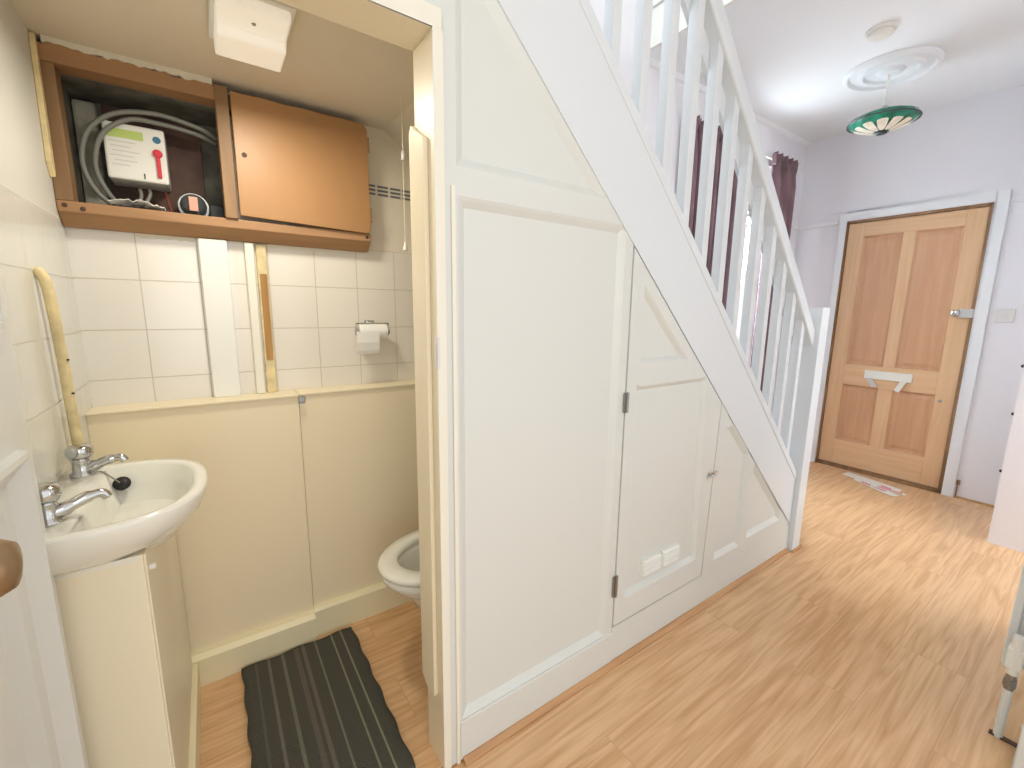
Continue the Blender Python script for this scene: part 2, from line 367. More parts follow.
# panelled wall under the stairs
bm = B()
xL = .19
e_ = .004
tri = [(xL+.006, 1.573), ((2.222-e_-1.573)/.953, 1.573), (xL+.006, sl(xL+.006)-e_)]
big = [(.199, .134), (.765, .134), (.765, 1.511), (.199, 1.511)]
pa = [(1.44, .19), (1.655, .19), (1.655, sl(1.655)-e_), (1.49, sl(1.49)-e_), (1.44, .79)]
pb = [(1.713, .21), (2.045, .21), (2.045, .262), (1.713, sl(1.713)-e_)]
R_ = lambda a, b, c, d: clip([(a, c), (b, c), (b, d), (a, d)], .953, 1, 2.222+.03)
mem = [ R_(.163, .199, 0, 1.511), R_(.163, .765, 1.511, 1.573), R_(.765, .80, 0, 2), R_(.199, .765, 0, .134), R_(.163, xL+.006, 1.573, 2.6),
        clip(R_(xL+.006, .80, 1.573, 2.6), -.953, -1, -(2.222-e_)),
        R_(.80, 2.17, .012, .150), clip([(1.355, .15), (1.44, .15), (1.44, 1.2), (1.405, 1.2)], .953, 1, 2.245), clip(R_(1.44, 1.49, .79, 1.0), -.07, -.05, -(.07*1.44+.05*.79)),
        R_(1.44, 2.17, .150, .19), R_(1.655, 1.713, .19, 1), R_(1.713, 2.17, .19, .21), R_(2.045, 2.17, .21, .4),
        clip(R_(1.44, 2.17, .2, 1.2), -.953, -1, -(2.222-e_)) ]
panelled(bm, mem, [tri, big, pa, pb], bev=.022)
box(bm, .163, 2.17, .04, .045, 0, .25); prism(bm, [(.163, .25), (2.05, .25), (.55, 1.66), (.163, 2.0)], 'y', .04, .045)
st(obj('wall_stair_panelling', bm, 'gloss'), 'white panelled wall closing the space under the stairs')
bm = B(); prism(bm, [(-.006, .012), (0, .012), (0, .134), (-.004, .134), (-.006, .128)], 'x', .192, .80)
prism(bm, [(-.004, .012), (0, .012), (0, .145), (-.002, .15)], 'x', .80, 2.17)
st(obj('baseboard_hall', bm, 'gloss'))
bm = B(); prism(bm, [(-.022, 0), (0, 0), (0, .018), (-.010, .018), (-.022, .006)], 'x', .198, 2.16)
st(obj('trim_4', bm, 'bead'), 'narrow oak beading along the foot of the white panelling')
bm = B(); box(bm, .135, .198, -.004, .012, 0, .004); st(obj('trim_5', bm, 'bead'))
# under-stairs cupboard door
dr = sroot('door_3', (.80, 0, .155), 'white panelled cupboard door with a sloping top under the stairs')
g = .004
bm = B()
x0, x1, zb = .80+g, 1.372, .155
up_tri = [(.862, 1.09), (1.128, 1.09), (.862, 1.343)]
lowp = [(.850, .245), (1.292, .245), (1.262, 1.015), (.852, 1.015)]
dl = (2.222-.006)
Q_ = lambda P_: clip(P_, .953, 1, dl)
mem = [ Q_([(x0, zb), (.850, zb), (.852, 1.015), (.862, 1.02), (.862, 2), (x0, 2)]),
        Q_([(.850, zb), (1.345, zb), (1.349, .245), (.850, .245)]),
        Q_([(1.292, .245), (1.349, .245), (1.3945, 1.2), (1.262, 1.2), (1.262, 1.015)]),
        Q_([(.8615, 1.015), (1.262, 1.015), (1.262, 1.09), (.8615, 1.09)]),
        Q_([(.862, 1.343), (1.128, 1.09), (1.3, 1.09), (.862, 1.6)]) ]
panelled(bm, mem, [up_tri, lowp], y0=-.003, yb=.012, yback=.03, bev=.016)
obj('door_leaf', bm, 'gloss', dr)
for z0, z1, xh in ((.935, 1.0, .803), (.275, .352, .800)):
    bm = B(); box(bm, xh-.012, xh+.010, -.0075, -.003, z0, z1); tube(bm, [(xh, -.009, z0), (xh, -.009, z1)], .0045, 8)
    obj('hinge', bm, 'steel', dr)
bm = B(); box(bm, 1.325, 1.348, -.008, -.003, .59, .618); box(bm, 1.352, 1.392, -.008, -.002, .594, .614); tube(bm, [(1.318, -.013, .604), (1.372, -.013, .604)], .005, 10); lathe(bm, [(.004, -.022), (.007, -.020), (.007, -.012), (.004, -.010)], (1.335, 0, .604), 'y', 12)
obj('latch', bm, 'chrome', dr)
v = obj('vent_grille', (lambda bm: (box(bm, .952, 1.058, -.0005, .012, .29, .355), box(bm, 1.066, 1.172, -.0005, .012, .29, .355), bm)[2])(B()), 'plastic', dr)
for xa_, xb_ in ((.956, 1.054), (1.07, 1.168)):
    for k in range(5):
        z = .295+k*.0118; bm = B(); prism(bm, [(-.008, z), (0, z+.004), (0, z+.009), (-.008, z+.003)], 'x', xa_, xb_); obj('louvre', bm, 'plastic', v)

# ================================================================ STAIRCASE
sc = thing('staircase', 'white painted staircase with square balusters and sloping handrail above the panelling', 'staircase', (1.0, .4, 0))
def band(bm, f0, f1, xa_, xb_, y0, y1): prism(bm, [(xa_, f0(xa_)), (xb_, f0(xb_)), (xb_, f1(xb_)), (xa_, f1(xa_))], 'y', y0, y1)
bm = B()
prism(bm, [(-.35, sl(-.35)), (2.17, sl(2.17)), (2.17, st_(2.17)-.055), (-.35, st_(-.35)-.055)], 'y', -.004, .04)
obj('string', bm, 'stair', sc)
bm = B(); band(bm, lambda x: st_(x)-.055, lambda x: st_(x)-.012, -.35, 2.17, -.008, .052); band(bm, lambda x: st_(x)-.012, st_, -.35, 2.17, -.002, .046)
obj('string_cap', bm, 'stair', sc, bevel=.003)
bm = B(); prism(bm, [(-.35, sl(-.35)+.13), (2.2, sl(2.2)+.11), (2.2, st_(2.2)), (-.35, st_(-.35))], 'y', .835, .868); obj('wall_string', bm, 'stair', sc)
nose = lambda i: (2.50-.206*i)/.957
for i in range(1, 14):
    x = nose(i); xn = nose(i+1); z = .206*i
    obj('tread', (lambda bm: (box(bm, xn-.01, x+.02, .041, .834, z-.025, z), bm)[1])(B()), 'stair', sc)
    obj('riser', (lambda bm: (box(bm, x-.012, x, .041, .834, z-.206+.001, z-.0255), bm)[1])(B()), 'stair', sc)
bm = B(); prism(bm, [(.91, sl(.91)+.0), (2.16, sl(2.16)), (2.16, sl(2.16)+.02), (.91, sl(.91)+.02)], 'y', .041, .834); obj('soffit', bm, 'stair', sc)
bt = lambda x: 3.385-1.035*x
rt = lambda x: 3.452-1.045*x
for k in range(-2, 12):
    x = .690+.1250*k
    if x > 2.1: continue
    bm = B(); prism(bm, [(x-.016, st_(x-.016)), (x+.018, st_(x+.018)), (x+.018, bt(x+.018)), (x-.016, bt(x-.016))], 'y', .006, .040)
    obj('baluster', bm, 'stair', sc, bevel=.0015)
bm = B(); band(bm, lambda x: rt(x)-.085, rt, .0, 2.175, -.008, .062); band(bm, lambda x: rt(x)-.012, lambda x: rt(x)+.012, .0, 2.175, .008, .050)
obj('handrail', bm, 'stair', sc, bevel=.008)
bm = B(); band(bm, lambda x: rt(x)-.165, lambda x: rt(x)-.062, .0, 2.175, .040, .056); obj('rail_backing', bm, 'stair', sc)
bm = B(); box(bm, 2.17, 2.255, -.03, .068, 0, 1.29)
obj('newel_post', bm, 'stair', sc, bevel=.003)
st(bobj('trim_6', [(2.165, 2.275, -.036, -.03, 0, .014)], 'bead'))

# ================================================================ HALL SHELL
bm = B(); box(bm, 1.8, 4.1, -2.6, W, ZC, ZC+.2); box(bm, -1.7, 1.8, -2.6, -.02, ZC, ZC+.2)
st(obj('ceiling', bm, 'ceiling'))
st(bobj('trim_7', [(1.785, 1.8, 0, W, ZC, 2.84), (1.77, 1.8, 0, W, 2.84, 2.87), (1.8, 1.9, 0, W, 2.85, 5)], 'plastic'), 'cream board edging the stairwell opening above')
# coving-like line at side wall
bm = B(); prism(bm, [(W-.028, ZC), (W, ZC), (W, ZC-.028), (W-.014, ZC-.022), (W-.024, ZC-.010)], 'x', 1.8, XD); st(obj('trim_8', bm, 'ceiling'))
DY0, DY1, DZ = -.28, .515, 1.98
bm = B(); box(bm, XD, XD+.15, DY1, W+.16, 0, ZC); box(bm, XD, XD+.15, -1.3, DY0, 0, ZC); box(bm, XD, XD+.15, DY0, DY1, DZ, ZC)
st(obj('wall_front', bm, 'hallwall'))
RX = 3.225
st(bobj('wall_right', [(RX, XD, -1.3, -.60, 0, ZC)], 'hallwall'))
st(bobj('wall_right_of_hall', [(1.47, 2.35, -1.3, -.905, 0, ZC), (2.35, RX, -1.3, -.885, 2.05, ZC)], 'hallwall'))  # unseen opening left past the radiator to let the side fill in
st(bobj('baseboard_right', [(1.458, 1.47, -1.3, -.892, 0, .14), (1.47, 2.35, -.905, -.892, 0, .14)], 'gloss', bevel=.003))
st(bobj('baseboard_front', [(XD-.012, XD, -.60, -.345, 0, .014)], 'bead'))
# picture rail
bm = B()
for a, b in ((.57, W), (-.60, -.345)):
    prism(bm, [(XD-.022, 1.975), (XD, 1.965), (XD, 2.0), (XD-.014, 1.995)], 'y', a, b) if False else box(bm, XD-.016, XD, a, b, 1.965, 1.99)
box(bm, 1.9, XD-.02, W-.016, W, 1.965, 1.99)
st(obj('trim_9', bm, 'hallwall', bevel=.004))
# front door
d1 = sroot('door_1', (XD, .12, 0), 'pine front door with four panels')
bm = B()
for y0, y1, z0, z1 in ((-.342, DY0, 0, 2.045), (DY1, .562, 0, 2.045), (DY0, DY1, DZ, 2.045)): box(bm, XD-.018, XD, y0, y1, z0, z1)
obj('architrave', bm, 'trimwhite', d1, bevel=.004, label='white painted architrave')
bm = B()
for y0, y1, z0, z1 in ((DY0, DY0+.022, 0, DZ), (DY1-.012, DY1, 0, DZ), (DY0, DY1, DZ-.018, DZ), (DY0, DY1, 0, .028)): box(bm, XD-.004, XD+.1, y0, y1, z0, z1)
obj('frame', bm, 'doorf', d1, label='dark stained door frame')
y0, y1, zb, zt = DY0+.024, DY1-.014, .03, DZ-.02
fx = XD+.012
ya, yb, yc, yd = y0+.10, .080, .172, y1-.10    # panel limits
z_l0, z_l1, z_k0, z_k1, z_t = .235, .70, .865, .0, 1.855
bm = B()
for a, b in ((y0, ya), (yd, y1)): box(bm, fx, fx+.04, a, b, zb, zt)
box(bm, fx, fx+.04, yb, yc, z_l0, z_l1); box(bm, fx, fx+.04, yb+.01, yc-.01, z_k0, z_t)
obj('stile', bm, 'doorv', d1, bevel=.003)
bm = B()
for a, b in ((zb, z_l0), (z_l1, z_k0), (z_t, zt)): box(bm, fx, fx+.04, ya, yd, a, b)
obj('rail', bm, 'doorh', d1, bevel=.003)
for a, b, c, d_ in ((ya, yb, z_l0, z_l1), (yc, yd, z_l0, z_l1), (ya, yb+.01, z_k0, z_t), (yc-.01, yd, z_k0, z_t)):
    bm = B(); P0 = [(a, c), (b, c), (b, d_), (a, d_)]; P1 = inset(P0, .012); P2 = inset(P0, .02); P3 = inset(P0, .045)
    V = [[bm.verts.new((x, p[0], p[1])) for p in pp] for pp, x in ((P0, fx+.003), (P1, fx+.014), (P2, fx+.016), (P3, fx+.009))]
    for q in range(3):
        for i in range(4): bm.faces.new((V[q][i], V[q][(i+1) % 4], V[q+1][(i+1) % 4], V[q+1][i]))
    bm.faces.new(V[3]); obj('panel', bm, 'doorp', d1)
lp = bobj('letter_plate', (fx-.012, fx, -.022, .265, .768, .832), 'plastic', d1, bevel=.003, label='white letter plate with hanging end flaps')
for yy in (.215, .005):
    bm = B(); prism(bm, [(yy, .772), (yy+.035, .772), (yy+.065, .70) if yy < .1 else (yy-.01, .705), (yy+.035, .69) if yy < .1 else (yy-.045, .71)], 'x', fx-.03, fx-.012); obj('flap', bm, 'plastic' if yy < .1 else 'lockm', lp)
lk = obj('night_latch', (lambda bm: (box(bm, fx-.032, fx, -.272, -.206, 1.245, 1.305), box(bm, fx-.026, fx, -.300, -.238, 1.25, 1.30), bm)[2])(B()), 'lockm', d1, bevel=.004, label='grey and chrome night latch')
bm = B(); lathe(bm, [(.020, -.055), (.024, -.05), (.024, -.032), (.024, 0)], (fx, -.190, 1.275), 'x', 20); obj('knob', bm, 'chrome', lk, smooth=True)
bm = B(); lathe(bm, [(.010, -.004), (.012, -.003), (.012, 0)], (fx, -.185, .66), 'x', 14); obj('keyhole_cover', bm, 'steel', d1)
# window with frame and pane
wd = sroot('window_1', (3.07, W+.1, WZ0))
bm = B(); F = .05
for a, b, c, d_ in ((WX0, WX0+F, WZ0, WZ1), (WX1-F, WX1, WZ0, WZ1), (WX0, WX1, WZ0, WZ0+F), (WX0, WX1, WZ1-F, WZ1), (WX0, WX1, 1.92, 1.95)): box(bm, a, b, W+.08, W+.13, c, d_)
obj('window_frame', bm, 'gloss', wd, bevel=.003)
bobj('pane', (WX0+F, WX1-F, W+.10, W+.104, WZ0+F, WZ1-F), 'paneglass', wd)
bobj('window_sill', (WX0-.03, WX1+.03, W-.025, W+.08, WZ0-.03, WZ0), 'gloss', wd, bevel=.004)

# curtains
def curtain(name, xa_, xb_, zt_, zb_, label):
    t = thing(name, label, 'curtain', ((xa_+xb_)/2, W-.06, zb_), 'mauve curtains at the hall window')
    n = int((xb_-xa_)/.006); nz = 24; bm = B(); rings = []
    nf = max(3, round((xb_-xa_)/.085)); ph = random.random()*6
    for j in range(nz+1):
        f = j/nz; z = zb_+(zt_-zb_)*f; row = []
        for i in range(n+1):
            u = i/n; amp = .026+.006*math.sin(5*u+ph)
            a = 2*math.pi*nf*u+.5*math.sin(3*f+ph)*(1-f)
            xx = xa_+(xb_-xa_)*u + .012*math.sin(7*u+4*f)*(1-f)
            yy = W-.060+amp*math.sin(a)*(1 if f < .93 else .55)+.008*math.sin(2.3*a+ph)
            row.append(bm.verts.new((xx, yy, z)))
        rings.append(row)
    for j in range(nz):
        for i in range(n): bm.faces.new((rings[j][i], rings[j][i+1], rings[j+1][i+1], rings[j+1][i]))
    o = obj('cloth', bm, 'curtain', t, smooth=True); s = o.modifiers.new('s', 'SOLIDIFY'); s.thickness = .003
    # pinch-pleat heading
    bm = B()
    for k in range(nf+1):
        x = xa_+(xb_-xa_)*k/nf; x = min(max(x, xa_+.012), xb_-.012)
        for dx, h_ in ((-.011, .036), (.0, .048), (.011, .032)):
            prism(bm, [(x+dx*.3-.008, zt_-.05), (x+dx*.3+.008, zt_-.05), (x+dx*1.6+.006, zt_+h_), (x+dx*1.6-.005, zt_+h_*.7)], 'y', W-.075, W-.045)
    obj('pleat_heading', bm, 'curtain', t)
    return t
curtain('curtain', 2.20, 2.84, 2.40, .45, 'mauve brown pleated curtain seen through the balusters, left of the bright window')
curtain('curtain', 3.28, 3.62, 2.40, .45, 'mauve brown pleated curtain right of the bright window, beside the handrail')
tr = tag(bobj('curtain_track', (2.18, 3.78, W-.042, W-.025, 2.40, 2.415), 'plastic'), 'slim white curtain track on the wall above the hall window', 'curtain track')
for x in (2.4, 3.05, 3.7): bobj('bracket', (x-.008, x+.008, W-.03, W, 2.395, 2.42), 'plastic', tr)

# ceiling rose, pendant, smoke alarm
bm = B(); lathe(bm, [(.222, 0), (.222, -.010), (.212, -.024), (.198, -.024), (.186, -.008), (.152, -.008), (.142, -.022), (.126, -.022), (.116, -.008), (.07, -.010), (.045, -.026), (.02, -.030), (0.001, -.030)], (3.06, .11, ZC), 'z', 64)
tag(obj('ceiling_rose', bm, 'ceiling'), 'round white plaster ceiling rose with raised rings above the pendant lamp', 'ceiling rose')
pn = thing('pendant_lamp', 'shallow green and cream stained glass pendant lamp hanging from the hall ceiling', 'pendant lamp', (3.05, .11, 2.30))
cx_, cy_ = 3.05, .11
bm = B(); tube(bm, [(cx_, cy_, 2.44), (cx_, cy_, ZC-.026)], .0045, 8); obj('flex', bm, 'plastic', pn)
bm = B(); lathe(bm, [(.012, .05), (.017, .04), (.019, 0), (.03, -.008), (.034, -.02)], (cx_, cy_, 2.405), 'z', 20); obj('lamp_holder', bm, 'steel', pn, smooth=True)
R0 = .166
def dome(r): return 2.315+.055*(r/R0)**2     # bowl hangs downward: rim high, centre low
def sector(bm, ra, rb, a0, a1, off, n=6, k=3):
    g_ = [[bm.verts.new((cx_+(ra+(rb-ra)*i/k)*math.cos(a0+(a1-a0)*j/n), cy_+(ra+(rb-ra)*i/k)*math.sin(a0+(a1-a0)*j/n), dome(ra+(rb-ra)*i/k)+off)) for j in range(n+1)] for i in range(k+1)]
    for i in range(k):
        for j in range(n): bm.faces.new((g_[i][j], g_[i][j+1], g_[i+1][j+1], g_[i+1][j]))
bm = B(); lathe(bm, [(R0, .055), (.158, .075), (.12, .092), (.06, .11), (.034, .112)], (cx_, cy_, 2.315), 'z', 40)
bm.faces.ensure_lookup_table(); bmesh.ops.delete(bm, geom=[f for f in bm.faces if len(f.verts) > 4], context='FACES')
NP = 11
for k in range(NP*3): sector(bm, .03, R0, 2*math.pi*k/(NP*3), 2*math.pi*(k+1)/(NP*3), 0, 1, 5)
obj('lamp_shade', bm, 'shadeg', pn, smooth=True)
for k in range(NP):
    a = 2*math.pi*k/NP; bm = B(); pts = []
    for q in range(13):
        t_ = math.pi*q/12; rr = .035+.098*(.5-.5*math.cos(t_)) ; ww = .027*math.sin(t_*.5)**.8*(1 if t_ < math.pi*.8 else math.cos((t_-math.pi*.8)/(math.pi*.2)*math.pi/2))
        pts.append((rr, ww))
    L_ = [bm.verts.new((cx_+r_*math.cos(a)-w_*math.sin(a), cy_+r_*math.sin(a)+w_*math.cos(a), dome(r_)-.002)) for r_, w_ in pts]
    R_ = [bm.verts.new((cx_+r_*math.cos(a)+w_*math.sin(a), cy_+r_*math.sin(a)-w_*math.cos(a), dome(r_)-.002)) for r_, w_ in pts]
    for q in range(12): bm.faces.new((L_[q], L_[q+1], R_[q+1], R_[q]))
    obj('petal', bm, 'shadew', pn)
bm = B(); lathe(bm, [(.0, 2.302), (.026, 2.304), (.03, 2.310), (.028, 2.318)], (cx_, cy_, 0), 'z', 20); obj('cap', bm, 'lead', pn, smooth=True)
bm = B()
tube(bm, [(cx_+R0*math.cos(2*math.pi*k/40), cy_+R0*math.sin(2*math.pi*k/40), 2.37) for k in range(41)], .005, 8, False); obj('rim', bm, 'lead', pn, smooth=True)
sm = thing('smoke_alarm', 'round white smoke alarm on the hall ceiling nearer than the ceiling rose', 'smoke alarm', (2.57, .02, ZC))
bm = B(); lathe(bm, [(.062, 0), (.062, -.012), (.058, -.016)], (2.57, .02, ZC), 'z', 32); obj('base', bm, 'plastic', sm)
bm = B(); lathe(bm, [(.052, -.016), (.050, -.028), (.040, -.036), (.02, -.038)], (2.57, .02, ZC), 'z', 32); obj('cover', bm, 'plastic', sm, smooth=True)
# light switch
sw = thing('light_switch', 'white square light switch on the wall right of the front door', 'light switch', (XD, -.415, 1.22))
bobj('plate', (XD-.009, XD, -.458, -.372, 1.22, 1.306), 'switch', sw, bevel=.003); bobj('rocker', (XD-.013, XD-.009, -.424, -.406, 1.248, 1.278), 'switch', sw, bevel=.001)
for z in (.255, .64, .95):
    bm = B(); lathe(bm, [(.010, 0), (.010, -.004), (.004, -.005)], (XD, -.535, z), 'x', 12)
    tag(obj('wall_plug', bm, 'black'), {.255: 'lowest of three dark round plug holes in the wall right of the front door', .64: 'middle of three dark round plug holes in the wall right of the front door', .95: 'highest of three dark round plug holes in the wall right of the front door'}[z], 'wall plug', 'plug holes right of the front door')
bm = B(); tube(bm, [(XD-.008, -.352, .0), (XD-.008, -.352, .10)], .004, 8); box(bm, XD-.022, XD, -.362, -.345, .10, .13); tag(obj('door_contact', bm, 'doorf'), 'tiny brown clip on the wall low down right of the white architrave', 'clip')

# letters on the floor
def letter(pts, z, th, m_, label, pr=None):
    bm = B(); prism(bm, pts, 'z', z, z+th); o = obj('letter', bm, m_); tag(o, label, 'letter', 'post on the floor by the front door')
    if pr:
        bm = B(); prism(bm, pr, 'z', z+th, z+th+.0006); obj('print', bm, 'pink', o)
letter([(3.86, .25), (3.78, .27), (3.70, .02), (3.66, -.10), (3.76, -.10), (3.80, .02)], .0005, .004, 'paper', 'white folded envelope lying furthest back on the floor below the front door', [(3.74, .02), (3.70, .0), (3.68, -.06), (3.72, -.05)])
letter([(3.75, .17), (3.69, .17), (3.545, -.10), (3.60, -.125)], .005, .003, 'paper', 'white and pink leaflet lying slantwise on top of the post by the front door', [(3.70, .12), (3.67, .12), (3.60, -.04), (3.63, -.05)])
letter([(3.68, .06), (3.64, .05), (3.625, -.15), (3.67, -.145)], .009, .002, 'paper', 'narrow pink printed slip at the right end of the post on the floor', [(3.672, .02), (3.648, .015), (3.635, -.13), (3.662, -.13)])

# radiator
ra = thing('radiator', 'white panel radiator with rounded edge against the right hall wall', 'radiator', (2.2, -.85, .2))
XR = 1.635
bm = B(); prism(bm, [(-.822, .205), (-.829, .192), (-.842, .192), (-.842, .80), (-.829, .80), (-.822, .79)], 'x', XR, 2.25); obj('front_panel', bm, 'rad', ra, bevel=.004)
bm = B(); box(bm, XR+.006, 2.24, -.89, -.8425, .21, .785); obj('convector', bm, 'radside', ra)
for k in range(26):
    pass
bm = B(); tube(bm, [(1.575, -.850, .215), (1.575, -.850, .34)], .014, 14); box(bm, 1.562, 1.600, -.866, -.832, .235, .30); obj('valve', bm, 'plastic', ra, bevel=.004, label='white plastic valve')
bm = B(); tube(bm, [(1.575, -.850, .165), (1.575, -.850, .235)], .011, 12); lathe(bm, [(.015, .175), (.016, .185), (.015, .20)], (1.575, -.85, 0), 'z', 6); obj('valve_nut', bm, 'steel', ra, label='steel nut')
bm = B(); tube(bm, [(1.575, -.850, .0), (1.575, -.850, .18)], .0105, 12); obj('pipe', bm, 'rad', ra, label='white painted pipe')
bm = B(); box(bm, 1.566, 1.584, -.890, -.832, 0, .005); st(obj('trim_10', bm, 'dark', bevel=.001))

bm = B(); tube(bm, [(1.575, -.850, .30), (1.64, -.855, .30)], .009, 10); obj('valve_tail', bm, 'steel', ra, label='steel tail piece')
# ================================================================ TOILET ROOM
# WC door leaf, opened outward on the left
XL = -.53
d2 = sroot('door_2', (XL, 0, .01), 'white panelled toilet room door standing open at the left edge')
ly0, ly1, lz0, lz1 = -.655, .004, .01, 1.82
bm = B()
def yp(a, b, c, d_): return (a, b, c, d_)
PY = (-.268, -.010); PY2 = (-.62, -.375)
pans = [(PY[0], PY[1]-.012, .13, 1.045), (PY[0], PY[1]-.012, 1.225, 1.70), (PY2[0]+.03, PY2[1], .13, 1.045), (PY2[0]+.03, PY2[1], 1.225, 1.70)]
xf, xbk = XL, XL-.036
ys_ = [ly0, PY2[0]+.03, PY2[1], PY[0], PY[1]-.012, ly1]; zs_ = [lz0, .13, 1.045, 1.225, 1.70, lz1]
for a, b in ((0, 1), (2, 3), (4, 5)): box(bm, xbk, xf, ys_[a], ys_[b], lz0, lz1)
for a, b in ((0, 1), (2, 3), (4, 5)):
    for c, d_ in ((1, 2), (3, 4)): box(bm, xbk, xf, ys_[c], ys_[d_], zs_[a], zs_[b])
obj('door_leaf', bm, 'gloss', d2)
for a, b, c, d_ in pans:
    bm = B(); P0 = [(a, c), (b, c), (b, d_), (a, d_)]
    lev = [(inset(P0, -.004), XL+.0), (inset(P0, -.002), XL+.013), (inset(P0, .006), XL+.014), (inset(P0, .034), XL-.004), (inset(P0, .060), XL-.005), (inset(P0, .092), XL-.018)]
    V = [[bm.verts.new((x, p[0], p[1])) for p in pp] for pp, x in lev]
    for q in range(len(V)-1):
        for i in range(4): bm.faces.new((V[q][i], V[q][(i+1) % 4], V[q+1][(i+1) % 4], V[q+1][i]))
    bm.faces.new(V[-1]); obj('panel', bm, 'gloss', d2)
KY, KZ = -.490, 1.076
bm = B(); lathe(bm, [(.026, 0), (.026, .006), (.014, .012), (.013, .050), (.016, .070), (.022, .090), (.022, .106), (.016, .117), (.004, .120)], (XL, KY, KZ), 'x', 28)
obj('knob', bm, 'brass', d2, smooth=True, label='aged brass knob')
bm = B(); tube(bm, [(XL-.018, .004, .25), (XL-.018, .004, .33)], .006, 10); obj('hinge', bm, 'steel', d2)

# meter cupboard
YF = .775
mc = thing('meter_cupboard', 'timber framed meter cupboard high on the back wall with one brown hardboard door', 'cupboard', (-.18, D, 1.5))
def wav(n, s): random.seed(s); return [random.uniform(-1, 1) for _ in range(n)]
bm = B()
# bottom rail with sloped underside to the wall
prism(bm, [(YF, 1.506), (YF, 1.534), (D-.001, 1.534), (D-.001, 1.472), (D-.025, 1.472)], 'x', XW+.001, .242)
obj('bottom_rail', bm, 'framex', mc, bevel=.003)
bm = B(); N_ = 22; tops = wav(N_+1, 3)
poly = [(XW+.002, 1.872), (-.21, 1.874)]+[(-.21-(-.21-XW-.002)*k/N_, 1.915+.006*tops[k]) for k in range(N_+1)]
prism(bm, poly, 'y', YF, D-.001); obj('top_rail', bm, 'framex', mc)
bobj('side_post', (XW+.001, -.556, YF+.001, D-.001, 1.534, 1.872), 'framew', mc, bevel=.002)
bobj('middle_post', (-.212, -.178, YF-.008, D-.001, 1.534, 1.916), 'framew', mc, bevel=.002)
bobj('side_panel', (.218, .236, YF+.004, D-.001, 1.534, 1.905), 'framew', mc)
bobj('back_rail', (-.178, .218, YF+.02, D-.001, 1.86, 1.905), 'framew', mc)
bm = B(); rx = .012
pl = [(-.172, 1.545), (.228, 1.532), (.240, 1.545), (.240, 1.888), (.228, 1.905)]; pl += [(.228-.40*k/10, 1.905+.001*((k*7) % 3)) for k in range(1, 11)]
prism(bm, pl, 'y', YF-.012, YF); dd = obj('door', bm, 'ply', mc, bevel=.002, label='brown hardboard door')
bm = B(); lathe(bm, [(.007, -.0015), (.0075, -.0008), (.0075, 0)], (-.148, YF-.012, 1.728), 'y', 14); obj('finger_hole', bm, 'dark', dd)
for z in (1.60, 1.84): bobj('hinge', (.238, .246, YF-.012, YF+.004, z-.025, z+.025), 'framew', mc, bevel=.001)
for x, z in ((-.575, 1.522), (-.54, 1.516), (.228, 1.520)):
    bm = B(); lathe(bm, [(.005, -.002), (.006, -.001), (.006, .001)], (x, YF, z), 'y', 10); obj('screw', bm, 'dark', mc)
# rough plaster crust round the cupboard
def crust(xa_, xb_, zflat, zr_, amp, y0_, y1_, seed, label):
    random.seed(seed); n_ = int((xb_-xa_)/.011); pts = [(xa_, zflat), (xb_, zflat)]
    for k in range(n_+1): pts.append((xb_-(xb_-xa_)*k/n_, zr_+amp*random.uniform(-1, 1)*(.4+.6*abs(math.sin(k*.37+seed)))))
    bm = B(); prism(bm, pts, 'y', y0_, y1_); tag(obj('plaster_crust', bm, 'foam'), label, 'plaster')
crust(XW+.02, -.215, 1.9295, 1.914, .005, YF-.004, YF+.02, 3, 'ragged line of old plaster between the cupboard top rail and ceiling')
crust(-.44, -.30, 1.475, 1.463, .006, D-.005, D, 7, 'ragged old plaster under the cupboard left of the wide white board')
crust(-.09, .10, 1.475, 1.464, .007, D-.005, D, 9, 'ragged old plaster under the cupboard right of the battens')
# peeling cream strip on the left wall
bm = B(); prism(bm, [(.735, 1.62), (.755, 1.585), (.762, 1.60), (.768, 1.70), (.772, 1.925), (.757, 1.925), (.750, 1.80), (.742, 1.70)], 'x', XW+.0005, XW+.012)
tag(obj('peeling_strip', bm, 'pipe', bevel=.002), 'thin cream peeling strip on the left wall beside the meter cupboard', 'strip')
# meter recess contents
YR = W+.149
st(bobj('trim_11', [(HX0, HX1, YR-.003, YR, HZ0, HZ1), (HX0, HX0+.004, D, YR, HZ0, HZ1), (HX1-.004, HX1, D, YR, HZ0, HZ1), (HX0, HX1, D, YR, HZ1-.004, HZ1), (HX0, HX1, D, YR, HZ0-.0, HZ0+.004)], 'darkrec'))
tag(bobj('backboard', (-.50, -.255, YR-.02, YR-.004, HZ0+.006, HZ1-.01), 'dark', bevel=.002), 'dark brown board at the back of the open meter cupboard', 'board')
tag(bobj('plaster_lump', (HX0+.006, -.512, YR-.03, YR-.004, HZ0+.01, HZ1-.01), 'plaster', bevel=.01), 'pale plaster strip at the left end inside the meter cupboard', 'plaster')
em = thing('electricity_meter', 'white prepayment electricity meter with green band and red key in the open cupboard', 'electricity meter', (-.42, .9, 1.62))
sx = lambda u: -.492+.144*u
EY = .885
bobj('case', (-.492, -.348, EY, YR-.02, 1.632, 1.79), 'plastic', em, bevel=.006)
bobj('green_label', (-.485, -.400, EY-.0015, EY, 1.748, 1.772), 'green', em)
bm = B()
for k, (a, b) in enumerate(((.08, .5), (.1, .42), (.12, .55), (.08, .46), (.14, .5), (.1, .38))): box(bm, sx(a), sx(b), EY-.001, EY, 1.736-.013*k, 1.738-.013*k)
obj('print_lines', bm, 'greyink', em)
bm = B(); lathe(bm, [(.010, -.0015), (.010, 0)], (-.368, EY, 1.758), 'y', 16); obj('logo', bm, 'blue', em)
